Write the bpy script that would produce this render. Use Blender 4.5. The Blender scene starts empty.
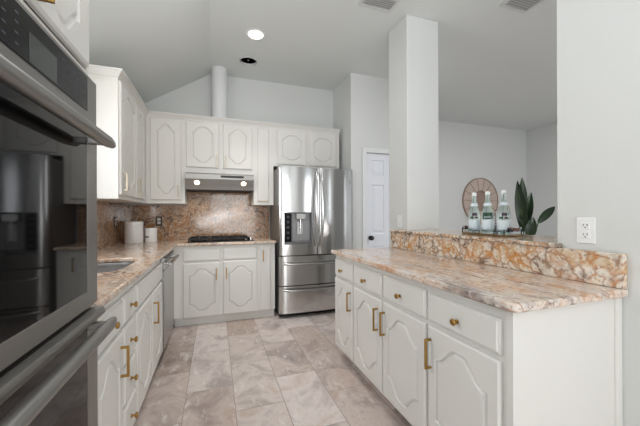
import bpy, bmesh, math, random
from mathutils import Vector, Matrix
random.seed(7)
SC = bpy.context.scene
COL = SC.collection

# ------------------------------------------------------------------ camera, light, exposure
YAW, ROLL, EYE, FPX = math.radians(19.17), math.radians(0.2), 1.22, 302.0
cam_data = bpy.data.cameras.new('camera')
cam_data.sensor_width = 36.0
cam_data.lens = FPX / 640.0 * 36.0
cam_data.shift_y = 1.6 / 640.0
cam_data.clip_start = 0.05
cam = bpy.data.objects.new('camera', cam_data)
COL.objects.link(cam)
Fv = Vector((math.sin(YAW), math.cos(YAW), 0)); Rv = Vector((math.cos(YAW), -math.sin(YAW), 0)); Zv = Vector((0, 0, 1))
Xa = Rv * math.cos(ROLL) - Zv * math.sin(ROLL)
Ya = Rv * math.sin(ROLL) + Zv * math.cos(ROLL)
M = Matrix.Identity(4)
for i in range(3):
    M[i][0] = Xa[i]; M[i][1] = Ya[i]; M[i][2] = -Fv[i]
M[2][3] = EYE
cam.matrix_world = M
SC.camera = cam

SC.view_settings.view_transform = 'Standard'
SC.view_settings.look = 'None'
SC.view_settings.gamma = 1.0
SC.view_settings.use_curve_mapping = False
SC.view_settings.exposure = 0.56
try:
    SC.cycles.max_bounces = 10
    SC.cycles.diffuse_bounces = 6
    SC.cycles.glossy_bounces = 5
    SC.cycles.transmission_bounces = 8
    SC.cycles.transparent_max_bounces = 8
    SC.cycles.caustics_reflective = False
    SC.cycles.caustics_refractive = False
    SC.cycles.sample_clamp_indirect = 6.0
    SC.cycles.use_denoising = True
except Exception:
    pass

world = bpy.data.worlds.new('world')
SC.world = world
world.use_nodes = True
wbg = world.node_tree.nodes['Background']
wbg.inputs[0].default_value = (0.80, 0.88, 1.0, 1)
wbg.inputs[1].default_value = 1.0

def area(name, loc, direction, sx, sy, energy, color):
    d = bpy.data.lights.new(name, 'AREA')
    d.shape = 'RECTANGLE'; d.size = sx; d.size_y = sy
    d.energy = energy; d.color = color
    o = bpy.data.objects.new(name, d)
    COL.objects.link(o)
    o.location = loc
    o.rotation_euler = Vector(direction).to_track_quat('-Z', 'Y').to_euler()
    return o

# daylight through the glazed doors behind the camera, an added sink window and the dining room glazing
area('rear_window_light', (0.65, -3.42, 1.25), (-0.10, 1, -0.05), 1.5, 2.1, 36, (1.0, 0.975, 0.945))
area('added_window_light', (-1.12, 2.05, 1.62), (1, 0, 0), 0.98, 0.92, 8, (1.0, 0.98, 0.96))
# added unseen fill over the sink, brightens the upper cabinet's end panel
area('sink_fill_light', (-0.62, 2.05, 2.55), (0, 0.1, -1), 0.14, 0.14, 2.6, (1.0, 0.95, 0.88))
area('dining_window_light', (4.2, -3.42, 1.45), (0, 1, 0.0), 3.0, 2.2, 40, (0.97, 0.99, 1.0))

# added unseen fill lights under the ceiling, over the aisle and dining room
for _x, _y, _e in ((0.15, 2.3, 4), (4.0, 2.2, 26)):
    area('ceiling_fill_light', (_x, _y, 3.03), (0, 0, -1), 0.35, 0.35, _e, (1.0, 0.99, 0.985))
# added soft fill behind the camera, aimed mostly up at the ceiling
area('bounce_fill', (-0.10, -1.5, 1.1), (-0.28, 0.18, 1), 1.5, 1.4, 46, (0.98, 0.985, 1.0))

# ------------------------------------------------------------------ materials
def lin(r, g, b):
    def f(c):
        c /= 255.0
        return c / 12.92 if c <= 0.04045 else ((c + 0.055) / 1.055) ** 2.4
    return (f(r), f(g), f(b), 1.0)

def new_mat(name):
    m = bpy.data.materials.new(name); m.use_nodes = True
    nt = m.node_tree
    return m, nt, nt.nodes['Principled BSDF']

def paint(name, rgb, rough=0.5, metal=0.0, bump=0.0, bscale=60, spec=0.5):
    m, nt, b = new_mat(name)
    b.inputs['Base Color'].default_value = lin(*rgb)
    b.inputs['Roughness'].default_value = rough
    b.inputs['Metallic'].default_value = metal
    b.inputs['Specular IOR Level'].default_value = spec
    if bump:
        tc = nt.nodes.new('ShaderNodeTexCoord'); n = nt.nodes.new('ShaderNodeTexNoise')
        n.inputs['Scale'].default_value = bscale; n.inputs['Detail'].default_value = 4
        bp = nt.nodes.new('ShaderNodeBump'); bp.inputs['Strength'].default_value = bump; bp.inputs['Distance'].default_value = 0.004
        nt.links.new(tc.outputs['Object'], n.inputs['Vector'])
        nt.links.new(n.outputs['Fac'], bp.inputs['Height'])
        nt.links.new(bp.outputs['Normal'], b.inputs['Normal'])
    return m

def brushed(name, rgb, rough, stretch, bump=0.03, var=0.06):
    """brushed metal: streak noise stretched along one axis"""
    m, nt, b = new_mat(name)
    b.inputs['Metallic'].default_value = 1.0
    tc = nt.nodes.new('ShaderNodeTexCoord'); mp = nt.nodes.new('ShaderNodeMapping')
    mp.inputs['Scale'].default_value = stretch
    n = nt.nodes.new('ShaderNodeTexNoise'); n.inputs['Scale'].default_value = 1.0; n.inputs['Detail'].default_value = 3
    nt.links.new(tc.outputs['Object'], mp.inputs['Vector']); nt.links.new(mp.outputs['Vector'], n.inputs['Vector'])
    cr = nt.nodes.new('ShaderNodeValToRGB')
    c = lin(*rgb)
    cr.color_ramp.elements[0].color = tuple(max(0, v - var) for v in c[:3]) + (1,)
    cr.color_ramp.elements[1].color = tuple(min(1, v + var) for v in c[:3]) + (1,)
    nt.links.new(n.outputs['Fac'], cr.inputs['Fac']); nt.links.new(cr.outputs['Color'], b.inputs['Base Color'])
    b.inputs['Roughness'].default_value = rough
    bp = nt.nodes.new('ShaderNodeBump'); bp.inputs['Strength'].default_value = bump; bp.inputs['Distance'].default_value = 0.001
    nt.links.new(n.outputs['Fac'], bp.inputs['Height']); nt.links.new(bp.outputs['Normal'], b.inputs['Normal'])
    return m

def emit(name, rgb, strength):
    m, nt, b = new_mat(name)
    b.inputs['Base Color'].default_value = lin(*rgb)
    b.inputs['Emission Color'].default_value = lin(*rgb)
    b.inputs['Emission Strength'].default_value = strength
    return m

def ramp(nt, stops):
    cr = nt.nodes.new('ShaderNodeValToRGB')
    e = cr.color_ramp.elements
    while len(e) < len(stops): e.new(0.5)
    for i, (p, c) in enumerate(stops):
        e[i].position = p; e[i].color = lin(*c) if len(c) == 3 else c
    return cr

def mix(nt, fac, a, b, mode='MIX'):
    mx = nt.nodes.new('ShaderNodeMix'); mx.data_type = 'RGBA'; mx.blend_type = mode
    if isinstance(fac, float): mx.inputs[0].default_value = fac
    else: nt.links.new(fac, mx.inputs[0])
    nt.links.new(a, mx.inputs[6])
    if isinstance(b, tuple): mx.inputs[7].default_value = b
    else: nt.links.new(b, mx.inputs[7])
    return mx.outputs[2]

def granite(name, stretch=(1, 1, 1), rot=(0, 0, 0), base=None, vein=(122, 74, 36), rust=(205, 140, 72),
            vscale=7.0, vwidth=0.10, rust_amt=0.55, speck_amt=0.5, bscale=3.5, distort=0.35, rough=0.12, vr=(0.42, 0.60), sp0=0.60, wh=0.45):
    m, nt, b = new_mat(name)
    L = nt.links.new
    tc = nt.nodes.new('ShaderNodeTexCoord'); mp = nt.nodes.new('ShaderNodeMapping')
    mp.inputs['Scale'].default_value = stretch; mp.inputs['Rotation'].default_value = rot
    L(tc.outputs['Object'], mp.inputs['Vector'])
    dn = nt.nodes.new('ShaderNodeTexNoise'); dn.inputs['Scale'].default_value = 4.0; dn.inputs['Detail'].default_value = 5
    L(mp.outputs['Vector'], dn.inputs['Vector'])
    sub = nt.nodes.new('ShaderNodeVectorMath'); sub.operation = 'SUBTRACT'; sub.inputs[1].default_value = (0.5, 0.5, 0.5)
    L(dn.outputs['Color'], sub.inputs[0])
    sc = nt.nodes.new('ShaderNodeVectorMath'); sc.operation = 'SCALE'; sc.inputs['Scale'].default_value = distort
    L(sub.outputs[0], sc.inputs[0])
    add = nt.nodes.new('ShaderNodeVectorMath'); add.operation = 'ADD'
    L(mp.outputs['Vector'], add.inputs[0]); L(sc.outputs[0], add.inputs[1])
    V = add.outputs[0]
    n1 = nt.nodes.new('ShaderNodeTexNoise'); n1.inputs['Scale'].default_value = bscale; n1.inputs['Detail'].default_value = 7; n1.inputs['Roughness'].default_value = 0.62
    L(V, n1.inputs['Vector'])
    base = base or [(0.30, (150, 134, 122)), (0.42, (196, 178, 160)), (0.52, (222, 206, 186)), (0.62, (206, 184, 162)), (0.75, (176, 150, 128))]
    c = ramp(nt, base); L(n1.outputs['Fac'], c.inputs['Fac'])
    col = c.outputs['Color']
    # rust clouds
    n2 = nt.nodes.new('ShaderNodeTexNoise'); n2.inputs['Scale'].default_value = bscale * 1.7; n2.inputs['Detail'].default_value = 6; n2.inputs['Roughness'].default_value = 0.7
    off = nt.nodes.new('ShaderNodeVectorMath'); off.operation = 'ADD'; off.inputs[1].default_value = (7.3, 2.1, 4.4)
    L(V, off.inputs[0]); L(off.outputs[0], n2.inputs['Vector'])
    r2 = ramp(nt, [(0.52, (0, 0, 0, 1)), (0.66, (rust_amt, rust_amt, rust_amt, 1))]); L(n2.outputs['Fac'], r2.inputs['Fac'])
    col = mix(nt, r2.outputs['Color'], col, lin(*rust))
    # veins: cell borders, thinned by noise
    vo = nt.nodes.new('ShaderNodeTexVoronoi'); vo.feature = 'DISTANCE_TO_EDGE'; vo.inputs['Scale'].default_value = vscale
    L(V, vo.inputs['Vector'])
    rv = ramp(nt, [(0.0, (1, 1, 1, 1)), (vwidth, (0, 0, 0, 1))]); L(vo.outputs['Distance'], rv.inputs['Fac'])
    n3 = nt.nodes.new('ShaderNodeTexNoise'); n3.inputs['Scale'].default_value = bscale * 1.3; n3.inputs['Detail'].default_value = 3
    off2 = nt.nodes.new('ShaderNodeVectorMath'); off2.operation = 'ADD'; off2.inputs[1].default_value = (1.3, 8.1, 3.4)
    L(V, off2.inputs[0]); L(off2.outputs[0], n3.inputs['Vector'])
    r3 = ramp(nt, [(vr[0], (0, 0, 0, 1)), (vr[1], (1, 1, 1, 1))]); L(n3.outputs['Fac'], r3.inputs['Fac'])
    mul = nt.nodes.new('ShaderNodeMath'); mul.operation = 'MULTIPLY'
    L(rv.outputs['Color'], mul.inputs[0]); L(r3.outputs['Color'], mul.inputs[1])
    ml2 = nt.nodes.new('ShaderNodeMath'); ml2.operation = 'MULTIPLY'; ml2.inputs[1].default_value = 0.85
    L(mul.outputs[0], ml2.inputs[0])
    vc = ramp(nt, [(0.40, vein), (0.62, rust)]); L(n1.outputs['Fac'], vc.inputs['Fac'])
    col = mix(nt, ml2.outputs[0], col, vc.outputs['Color'])
    # dark crystals
    n4 = nt.nodes.new('ShaderNodeTexNoise'); n4.inputs['Scale'].default_value = 60; n4.inputs['Detail'].default_value = 7; n4.inputs['Roughness'].default_value = 0.7
    L(tc.outputs['Object'], n4.inputs['Vector'])
    r4 = ramp(nt, [(sp0, (0, 0, 0, 1)), (sp0 + 0.08, (speck_amt, speck_amt, speck_amt, 1))]); L(n4.outputs['Fac'], r4.inputs['Fac'])
    col = mix(nt, r4.outputs['Color'], col, lin(70, 50, 42))
    n5 = nt.nodes.new('ShaderNodeTexNoise'); n5.inputs['Scale'].default_value = 38; n5.inputs['Detail'].default_value = 4
    off3 = nt.nodes.new('ShaderNodeVectorMath'); off3.operation = 'ADD'; off3.inputs[1].default_value = (3.3, 5.1, 9.4)
    L(tc.outputs['Object'], off3.inputs[0]); L(off3.outputs[0], n5.inputs['Vector'])
    r5 = ramp(nt, [(0.56, (0, 0, 0, 1)), (0.66, (wh, wh, wh, 1))]); L(n5.outputs['Fac'], r5.inputs['Fac'])
    col = mix(nt, r5.outputs['Color'], col, lin(232, 222, 208))
    L(col, b.inputs['Base Color'])
    b.inputs['Roughness'].default_value = rough
    return m

def floor_tiles():
    m, nt, b = new_mat('travertine_tile')
    L = nt.links.new
    tc = nt.nodes.new('ShaderNodeTexCoord'); sp = nt.nodes.new('ShaderNodeSeparateXYZ'); cb = nt.nodes.new('ShaderNodeCombineXYZ')
    L(tc.outputs['Object'], sp.inputs[0])
    sx = nt.nodes.new('ShaderNodeMath'); sx.operation = 'SUBTRACT'; sx.inputs[1].default_value = 0.118 - 0.307 * 20
    sy = nt.nodes.new('ShaderNodeMath'); sy.operation = 'SUBTRACT'; sy.inputs[1].default_value = 2.25 - 0.614 * 20
    L(sp.outputs['X'], sx.inputs[0]); L(sp.outputs['Y'], sy.inputs[0])
    L(sy.outputs[0], cb.inputs['X']); L(sx.outputs[0], cb.inputs['Y'])
    br = nt.nodes.new('ShaderNodeTexBrick')
    br.offset = 0.5; br.offset_frequency = 2; br.squash = 1.0
    br.inputs['Color1'].default_value = (0, 0, 0, 1); br.inputs['Color2'].default_value = (1, 1, 1, 1); br.inputs['Mortar'].default_value = (0.5, 0.5, 0.5, 1)
    br.inputs['Scale'].default_value = 1.0; br.inputs['Mortar Size'].default_value = 0.0022; br.inputs['Mortar Smooth'].default_value = 0.1
    br.inputs['Brick Width'].default_value = 0.614; br.inputs['Row Height'].default_value = 0.307; br.inputs['Bias'].default_value = 0.0
    L(cb.outputs[0], br.inputs['Vector'])
    # each tile shows its own piece of stone
    sc = nt.nodes.new('ShaderNodeVectorMath'); sc.operation = 'SCALE'; sc.inputs['Scale'].default_value = 23.0
    L(br.outputs['Color'], sc.inputs[0])
    ad = nt.nodes.new('ShaderNodeVectorMath'); ad.operation = 'ADD'
    L(tc.outputs['Object'], ad.inputs[0]); L(sc.outputs[0], ad.inputs[1])
    n = nt.nodes.new('ShaderNodeTexNoise'); n.inputs['Scale'].default_value = 3.3; n.inputs['Detail'].default_value = 9; n.inputs['Roughness'].default_value = 0.66; n.inputs['Distortion'].default_value = 0.8
    L(ad.outputs[0], n.inputs['Vector'])
    c = ramp(nt, [(0.28, (160, 152, 151)), (0.42, (194, 185, 183)), (0.52, (219, 212, 210)), (0.62, (206, 192, 185)), (0.76, (188, 166, 152))])
    L(n.outputs['Fac'], c.inputs['Fac'])
    pt = ramp(nt, [(0.0, (206, 190, 178)), (0.45, (232, 224, 219)), (1.0, (252, 249, 247))]); L(br.outputs['Color'], pt.inputs['Fac'])
    col = mix(nt, 0.85, c.outputs['Color'], pt.outputs['Color'], 'MULTIPLY')
    n2 = nt.nodes.new('ShaderNodeTexNoise'); n2.inputs['Scale'].default_value = 16; n2.inputs['Detail'].default_value = 6; n2.inputs['Roughness'].default_value = 0.7
    mp = nt.nodes.new('ShaderNodeMapping'); mp.inputs['Scale'].default_value = (1.0, 0.35, 1); mp.inputs['Rotation'].default_value = (0, 0, 0.5)
    L(ad.outputs[0], mp.inputs['Vector']); L(mp.outputs['Vector'], n2.inputs['Vector'])
    r2 = ramp(nt, [(0.54, (0, 0, 0, 1)), (0.68, (0.75, 0.75, 0.75, 1))]); L(n2.outputs['Fac'], r2.inputs['Fac'])
    col = mix(nt, r2.outputs['Color'], col, lin(222, 216, 212))
    col = mix(nt, br.outputs['Fac'], col, lin(146, 135, 129))
    L(col, b.inputs['Base Color'])
    b.inputs['Roughness'].default_value = 0.33
    bp = nt.nodes.new('ShaderNodeBump'); bp.inputs['Strength'].default_value = 0.12; bp.inputs['Distance'].default_value = 0.003; bp.invert = True
    L(br.outputs['Fac'], bp.inputs['Height']); L(bp.outputs['Normal'], b.inputs['Normal'])
    return m

def clear_glass(name, rgb, ior=1.45, rough=0.0):
    m, nt, b = new_mat(name)
    b.inputs['Base Color'].default_value = lin(*rgb)
    b.inputs['Transmission Weight'].default_value = 1.0
    b.inputs['IOR'].default_value = ior
    b.inputs['Roughness'].default_value = rough
    return m

MAT = dict(
    wall=paint('wall_paint', (212, 214, 213), 0.75, bump=0.10, bscale=90),
    ceil=paint('ceiling_paint', (217, 221, 220), 0.8, bump=0.10, bscale=90),
    cab=paint('cabinet_paint', (218, 217, 213), 0.38),
    trim=paint('trim_paint', (222, 224, 225), 0.45),
    door=paint('door_paint', (224, 227, 233), 0.45),
    brass=paint('brushed_brass', (170, 134, 74), 0.38, metal=1.0),
    pale_brass=paint('champagne_brass', (194, 184, 162), 0.35, metal=1.0),
    steel_h=brushed('stainless_brushed_along', (178, 177, 175), 0.26, (60, 2, 220)),
    steel_v=brushed('stainless_brushed_upright', (206, 206, 206), 0.15, (3, 3, 160), bump=0.008, var=0.02),
    steel_o=brushed('oven_stainless', (150, 148, 145), 0.42, (120, 3, 220), var=0.05),
    steel_hd=brushed('handle_satin', (150, 149, 147), 0.42, (120, 2, 220), bump=0.01, var=0.03), steel_dark=paint('fridge_case_gray', (120, 118, 116), 0.45, metal=0.3),
    chrome=paint('chrome', (225, 225, 225), 0.12, metal=1.0),
    sinksteel=brushed('sink_steel', (150, 150, 150), 0.3, (4, 60, 4)),
    blackglass=paint('black_glass', (9, 9, 10), 0.04, spec=0.22),
    panelglass=paint('panel_black_glass', (20, 20, 21), 0.15, spec=0.2),
    display=paint('display_glass', (62, 66, 64), 0.15),
    marks=paint('control_marks', (58, 66, 74), 0.5),
    black=paint('black_plastic', (14, 14, 15), 0.45),
    iron=paint('cast_iron', (24, 24, 25), 0.6, bump=0.1),
    dark=paint('dark_void', (8, 8, 8), 0.9),
    disp_gray=paint('dispenser_gray', (104, 105, 108), 0.35, metal=0.4),
    white_pl=paint('white_plastic', (232, 233, 234), 0.35),
    slot=paint('slot_dark', (40, 38, 36), 0.6),
    plate_brown=paint('bronze_plate', (58, 46, 38), 0.4, metal=0.4),
    ceramic=paint('white_ceramic', (232, 232, 232), 0.25),
    knob_black=paint('black_knob', (16, 16, 16), 0.3),
    rattan=None, mirror=paint('mirror_silver', (205, 205, 205), 0.05, metal=1.0),
    leaf=None, stem=paint('plant_stem', (62, 82, 40), 0.6),
    pot=paint('pot_glaze', (210, 208, 204), 0.5), soil=paint('potting_soil', (48, 36, 28), 0.95),
    label=paint('bottle_label_blue', (218, 230, 236), 0.5), label_green=paint('bottle_label_green', (38, 84, 62), 0.5),
    label_dark=paint('bottle_label_mark', (70, 56, 66), 0.5), cap=paint('bottle_cap_white', (232, 236, 236), 0.4),
    wood=paint('reddish_wood', (112, 74, 66), 0.45), amber=paint('tray_gold', (150, 118, 76), 0.3, metal=0.7),
    straw_w=paint('straw_white', (232, 230, 226), 0.6), straw_k=paint('straw_black', (24, 24, 24), 0.6),
    glass=clear_glass('bottle_glass', (226, 242, 238)), acrylic=clear_glass('acrylic', (246, 250, 250), 1.3),
    led=emit('lamp_lens', (255, 244, 226), 9.0), hood_led=emit('hood_lamp_lens', (255, 226, 184), 9.0),
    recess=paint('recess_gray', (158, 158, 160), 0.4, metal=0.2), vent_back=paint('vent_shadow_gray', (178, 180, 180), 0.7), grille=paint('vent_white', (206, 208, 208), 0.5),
)
PALE = [(0.28, (120, 108, 104)), (0.38, (176, 164, 158)), (0.47, (218, 208, 200)), (0.56, (214, 192, 176)), (0.66, (194, 152, 120)), (0.78, (150, 124, 108))]
MAT['granite_pen'] = granite('granite_peninsula', stretch=(1.0, 0.36, 1.0), base=PALE, vein=(88, 66, 54), vscale=9, vwidth=0.07, rust_amt=0.6, bscale=9.0, distort=0.45, speck_amt=0.62, rust=(196, 142, 96), sp0=0.55, wh=0.7)
MAT['granite_up'] = granite('granite_upstand', stretch=(1, 1, 1), base=[(0.28, (130, 116, 104)), (0.40, (190, 176, 160)), (0.50, (222, 214, 202)), (0.60, (208, 186, 156)), (0.74, (176, 136, 96))],
                            vein=(78, 52, 38), rust=(196, 128, 56), vscale=17, vwidth=0.17, rust_amt=0.75, bscale=9, distort=0.30, speck_amt=0.6, vr=(0.28, 0.44), sp0=0.57, wh=0.6)
MAT['granite_run'] = granite('granite_left_run', stretch=(1.0, 0.6, 1.0), base=[(0.30, (126, 112, 104)), (0.42, (170, 154, 142)), (0.52, (206, 190, 174)), (0.62, (182, 154, 134)), (0.75, (148, 118, 98))],
                             vein=(92, 64, 48), rust=(184, 132, 88), vscale=9, vwidth=0.09, rust_amt=0.5, bscale=8, distort=0.4, speck_amt=0.7)
MAT['granite_splash'] = granite('granite_backsplash', stretch=(1, 1, 1), rot=(0, 0.6, 0), base=[(0.28, (72, 58, 50)), (0.40, (128, 102, 82)), (0.50, (190, 170, 150)), (0.60, (156, 114, 78)), (0.76, (104, 70, 46))],
                                vein=(84, 56, 38), rust=(176, 122, 74), vscale=16, vwidth=0.16, rust_amt=0.75, bscale=11, distort=0.5, speck_amt=0.9, rough=0.10, vr=(0.36, 0.52))
MAT['floor'] = floor_tiles()

def rattan_mat():
    m, nt, b = new_mat('woven_rattan')
    tc = nt.nodes.new('ShaderNodeTexCoord'); n = nt.nodes.new('ShaderNodeTexNoise'); n.inputs['Scale'].default_value = 40; n.inputs['Detail'].default_value = 4
    c = ramp(nt, [(0.3, (176, 158, 146)), (0.7, (212, 196, 184))])
    nt.links.new(tc.outputs['Object'], n.inputs['Vector']); nt.links.new(n.outputs['Fac'], c.inputs['Fac']); nt.links.new(c.outputs['Color'], b.inputs['Base Color'])
    b.inputs['Roughness'].default_value = 0.8
    return m
def leaf_mat():
    m, nt, b = new_mat('glossy_leaf')
    tc = nt.nodes.new('ShaderNodeTexCoord'); n = nt.nodes.new('ShaderNodeTexNoise'); n.inputs['Scale'].default_value = 6; n.inputs['Detail'].default_value = 3
    c = ramp(nt, [(0.3, (11, 25, 11)), (0.7, (27, 52, 20))])
    nt.links.new(tc.outputs['Object'], n.inputs['Vector']); nt.links.new(n.outputs['Fac'], c.inputs['Fac']); nt.links.new(c.outputs['Color'], b.inputs['Base Color'])
    b.inputs['Roughness'].default_value = 0.35
    return m
MAT['rattan'] = rattan_mat(); MAT['leaf'] = leaf_mat()
MAT['rattan_dark'] = paint('rattan_binding', (156, 136, 124), 0.8, bump=0.3, bscale=60)

# ------------------------------------------------------------------ mesh helpers
class MB:
    """collects shapes (given in world space through a frame function) into one mesh"""
    def __init__(self, fr=None):
        self.bm = bmesh.new(); self.fr = fr or (lambda a, b, c: (a, b, c))
    def v(self, a, b, c): return self.bm.verts.new(self.fr(a, b, c))
    def face(self, vs):
        try: return self.bm.faces.new(vs)
        except ValueError: return None
    def box(self, a0, a1, b0, b1, c0, c1, bev=0.0, seg=2):
        vs = [self.v(a, b, c) for a in (a0, a1) for b in (b0, b1) for c in (c0, c1)]
        fs = [self.face([vs[i] for i in q]) for q in ((0, 1, 3, 2), (4, 6, 7, 5), (0, 4, 5, 1), (2, 3, 7, 6), (0, 2, 6, 4), (1, 5, 7, 3))]
        if bev:
            es = list({e for f in fs for e in f.edges})
            bmesh.ops.bevel(self.bm, geom=es, offset=bev, segments=seg, profile=0.5, affect='EDGES', clamp_overlap=True)
        return self
    def rings(self, loops, cap0=True, cap1=True):
        """loops: list of lists of local points, same length; bridges them"""
        R = [[self.v(*p) for p in lp] for lp in loops]
        n = len(R[0])
        for a, b in zip(R, R[1:]):
            for i in range(n):
                self.face([a[i], a[(i + 1) % n], b[(i + 1) % n], b[i]])
        if cap0: self.face(R[0][::-1])
        if cap1: self.face(R[-1])
        return self
    def lathe(self, prof, axis='c', at=(0, 0, 0), n=20):
        """prof: (radius, height along axis)"""
        loops = []
        for r, h in prof:
            lp = []
            for i in range(n):
                t = 2 * math.pi * i / n
                x, y = r * math.cos(t), r * math.sin(t)
                if axis == 'c': p = (at[0] + x, at[1] + y, at[2] + h)
                elif axis == 'b': p = (at[0] + x, at[1] + h, at[2] + y)
                else: p = (at[0] + h, at[1] + x, at[2] + y)
                lp.append(p)
            loops.append(lp)
        return self.rings(loops)
    def tube(self, pts, r, n=10, flat=1.0, up=(0, 0, 1)):
        """round (or flattened) bar along points, local coordinates"""
        P = [Vector(p) for p in pts]; U = Vector(up)
        rr = r if isinstance(r, (list, tuple)) else [r] * len(P)
        loops = []
        for i, p in enumerate(P):
            d = (P[min(i + 1, len(P) - 1)] - P[max(i - 1, 0)]).normalized()
            s = d.cross(U)
            if s.length < 1e-4: s = d.cross(Vector((1, 0, 0)))
            s.normalize(); w = s.cross(d).normalized()
            loops.append([tuple(p + s * (rr[i] * math.cos(2 * math.pi * k / n)) + w * (rr[i] * flat * math.sin(2 * math.pi * k / n))) for k in range(n)])
        return self.rings(loops)
    def prism(self, outer, holes, c0, c1):
        """polygon with holes in the a-b plane between c0 and c1"""
        for loops_c in (c0, c1):
            edges = []
            for lp in [outer] + holes:
                vs = [self.v(p[0], p[1], loops_c) for p in lp]
                for i in range(len(vs)): edges.append(self.bm.edges.new((vs[i], vs[(i + 1) % len(vs)])))
            bmesh.ops.triangle_fill(self.bm, edges=edges, use_beauty=True)
        for lp in [outer] + holes:
            for i in range(len(lp)):
                p, q = lp[i], lp[(i + 1) % len(lp)]
                self.face([self.v(p[0], p[1], c0), self.v(q[0], q[1], c0), self.v(q[0], q[1], c1), self.v(p[0], p[1], c1)])
        bmesh.ops.remove_doubles(self.bm, verts=self.bm.verts, dist=1e-5)
        return self
    def build(self, name, mat, parent=None, smooth=None, bevel=None, origin=None):
        bm = self.bm
        bmesh.ops.recalc_face_normals(bm, faces=bm.faces)
        me = bpy.data.meshes.new(name)
        bm.to_mesh(me); bm.free()
        me.materials.append(MAT[mat] if isinstance(mat, str) else mat)
        o = bpy.data.objects.new(name, me)
        COL.objects.link(o)
        if parent is not None:
            o.parent = parent
            root = parent
            off = Vector(parent.location)
            while root.parent: root = root.parent; off += Vector(root.location)
            me.transform(Matrix.Translation(-off))
        elif origin:
            me.transform(Matrix.Translation(-Vector(origin))); o.location = origin
        if smooth is not None:
            for p in me.polygons: p.use_smooth = True
            try: me.set_sharp_from_angle(angle=math.radians(smooth))
            except Exception: pass
        if bevel:
            md = o.modifiers.new('edge', 'BEVEL'); md.width = bevel; md.segments = 4; md.limit_method = 'ANGLE'; md.angle_limit = math.radians(50)
        return o

def tag(o, label=None, cat=None, group=None, kind=None):
    if label: o['label'] = label
    if cat: o['category'] = cat
    if group: o['group'] = group
    if kind: o['kind'] = kind
    return o
def thing(name, loc, label, cat, group=None):
    o = bpy.data.objects.new(name, None); COL.objects.link(o); o.location = loc
    o.empty_display_size = 0.1
    return tag(o, label, cat, group)
def struct(o, label=None, cat=None): return tag(o, label, cat, kind='structure')

# faces on which cabinet fronts stand: (along, up, outward) -> world
def frame_left(x0): return lambda u, z, n: (x0 + n, u, z)
def frame_back(y0): return lambda u, z, n: (u, y0 - n, z)
def frame_pen(x0): return lambda u, z, n: (x0 - n, u, z)

def circle(cx, cy, r, n=28): return [(cx + r * math.cos(2 * math.pi * i / n), cy + r * math.sin(2 * math.pi * i / n)) for i in range(n)]

# ------------------------------------------------------------------ the setting
H = 3.046
SEAM_X, SLOPE = -0.04, 0.62
# floor
struct(MB().box(-1.15, 6.6, -3.6, 4.9, -0.08, 0.0).build('floor', 'floor'), 'large mauve-brown stone tile floor laid in staggered rows', 'floor')
# ceiling: flat field (with two can openings) and the sloping field over the left cabinets
CAN_LIT, CAN_OFF = (0.395, 3.095), (0.38, 3.672)
mb = MB()
mb.prism([(SEAM_X, -3.6), (6.6, -3.6), (6.6, 4.9), (SEAM_X, 4.9)], [circle(*CAN_LIT, 0.075), circle(*CAN_OFF, 0.098)], H, H + 0.10)
xs = -1.15
lo = H - SLOPE * (SEAM_X - xs)
mb.rings([[(SEAM_X, y, H), (xs, y, lo), (xs, y, lo + 0.11), (SEAM_X, y, H + 0.10)] for y in (-3.6, 4.9)])
struct(mb.build('ceiling', 'ceil'), 'pale grey ceiling, flat with a sloping side over the left cabinets', 'ceiling')
# left wall with an opening for the added, unseen sink window
wy0, wy1, wz0, wz1 = 1.55, 2.55, 1.15, 2.10
top_left = 2.50
mb = MB()
mb.box(-1.15, -1.03, -3.6, wy0, 0, top_left).box(-1.15, -1.03, wy1, 4.27, 0, top_left).box(-1.15, -1.03, wy0, wy1, 0, wz0).box(-1.15, -1.03, wy0, wy1, wz1, top_left)
struct(mb.build('wall_left', 'wall'))
mb = MB(); mb.box(-1.07, -1.02, wy0, wy0 + .04, wz0, wz1).box(-1.07, -1.02, wy1 - .04, wy1, wz0, wz1).box(-1.07, -1.02, wy0, wy1, wz0, wz0 + .04).box(-1.07, -1.02, wy0, wy1, wz1 - .04, wz1)
struct(mb.build('added_window_1', 'trim'))  # frame of the unseen window, added as a light source
# back wall (up into the gable), fridge side wall, pantry wall with the door opening
BY = 4.15
struct(MB().box(-1.15, 1.755, BY, BY + 0.12, 0, H).build('wall_back', 'wall'), 'pale grey back wall behind the upper cabinets', 'wall')
struct(MB().box(1.655, 1.755, 3.641, BY - .001, 0, H).build('wall_alcove', 'wall'))
PY = 3.54
DX0, DX1, DZ = 1.876, 2.486, 2.032
mb = MB(); mb.box(1.655, DX0, PY, PY + 0.1, 0, H).box(DX1, 2.85, PY, PY + 0.1, 0, H).box(DX0, DX1, PY, PY + 0.1, DZ, H)
struct(mb.build('wall_pantry', 'wall'), 'pale grey wall right of the fridge holding the pantry door', 'wall')
struct(MB().box(2.75, 2.85, PY + .1, 4.78, 0, H).build('wall_pantry_side', 'wall'))
struct(MB().box(2.75, 6.6, 4.78, 4.9, 0, H).build('wall_dining', 'wall'), 'pale grey far wall of the dining room', 'wall')
struct(MB().box(6.47, 6.6, -3.6, 4.78, 0, H).build('wall_dining_right', 'wall'), 'grey right side wall of the dining room', 'wall')
struct(MB().box(1.58, 1.98, -1.6, 1.012, 0, H).build('wall_right', 'wall'), 'bright white wall in the right foreground with an outlet', 'wall')
mb = MB(); mb.box(1.58, 1.98, 1.013, 2.33, 0, 1.056).box(1.58, 1.648, 2.33, 2.44, 0, 1.056)
struct(mb.build('wall_half', 'wall'))
struct(MB().box(1.655, 2.008, 2.335, 2.645, 0, H, bev=0.008).build('pillar', 'wall'), 'square white pillar rising from the end of the bar ledge', 'pillar')
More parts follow.
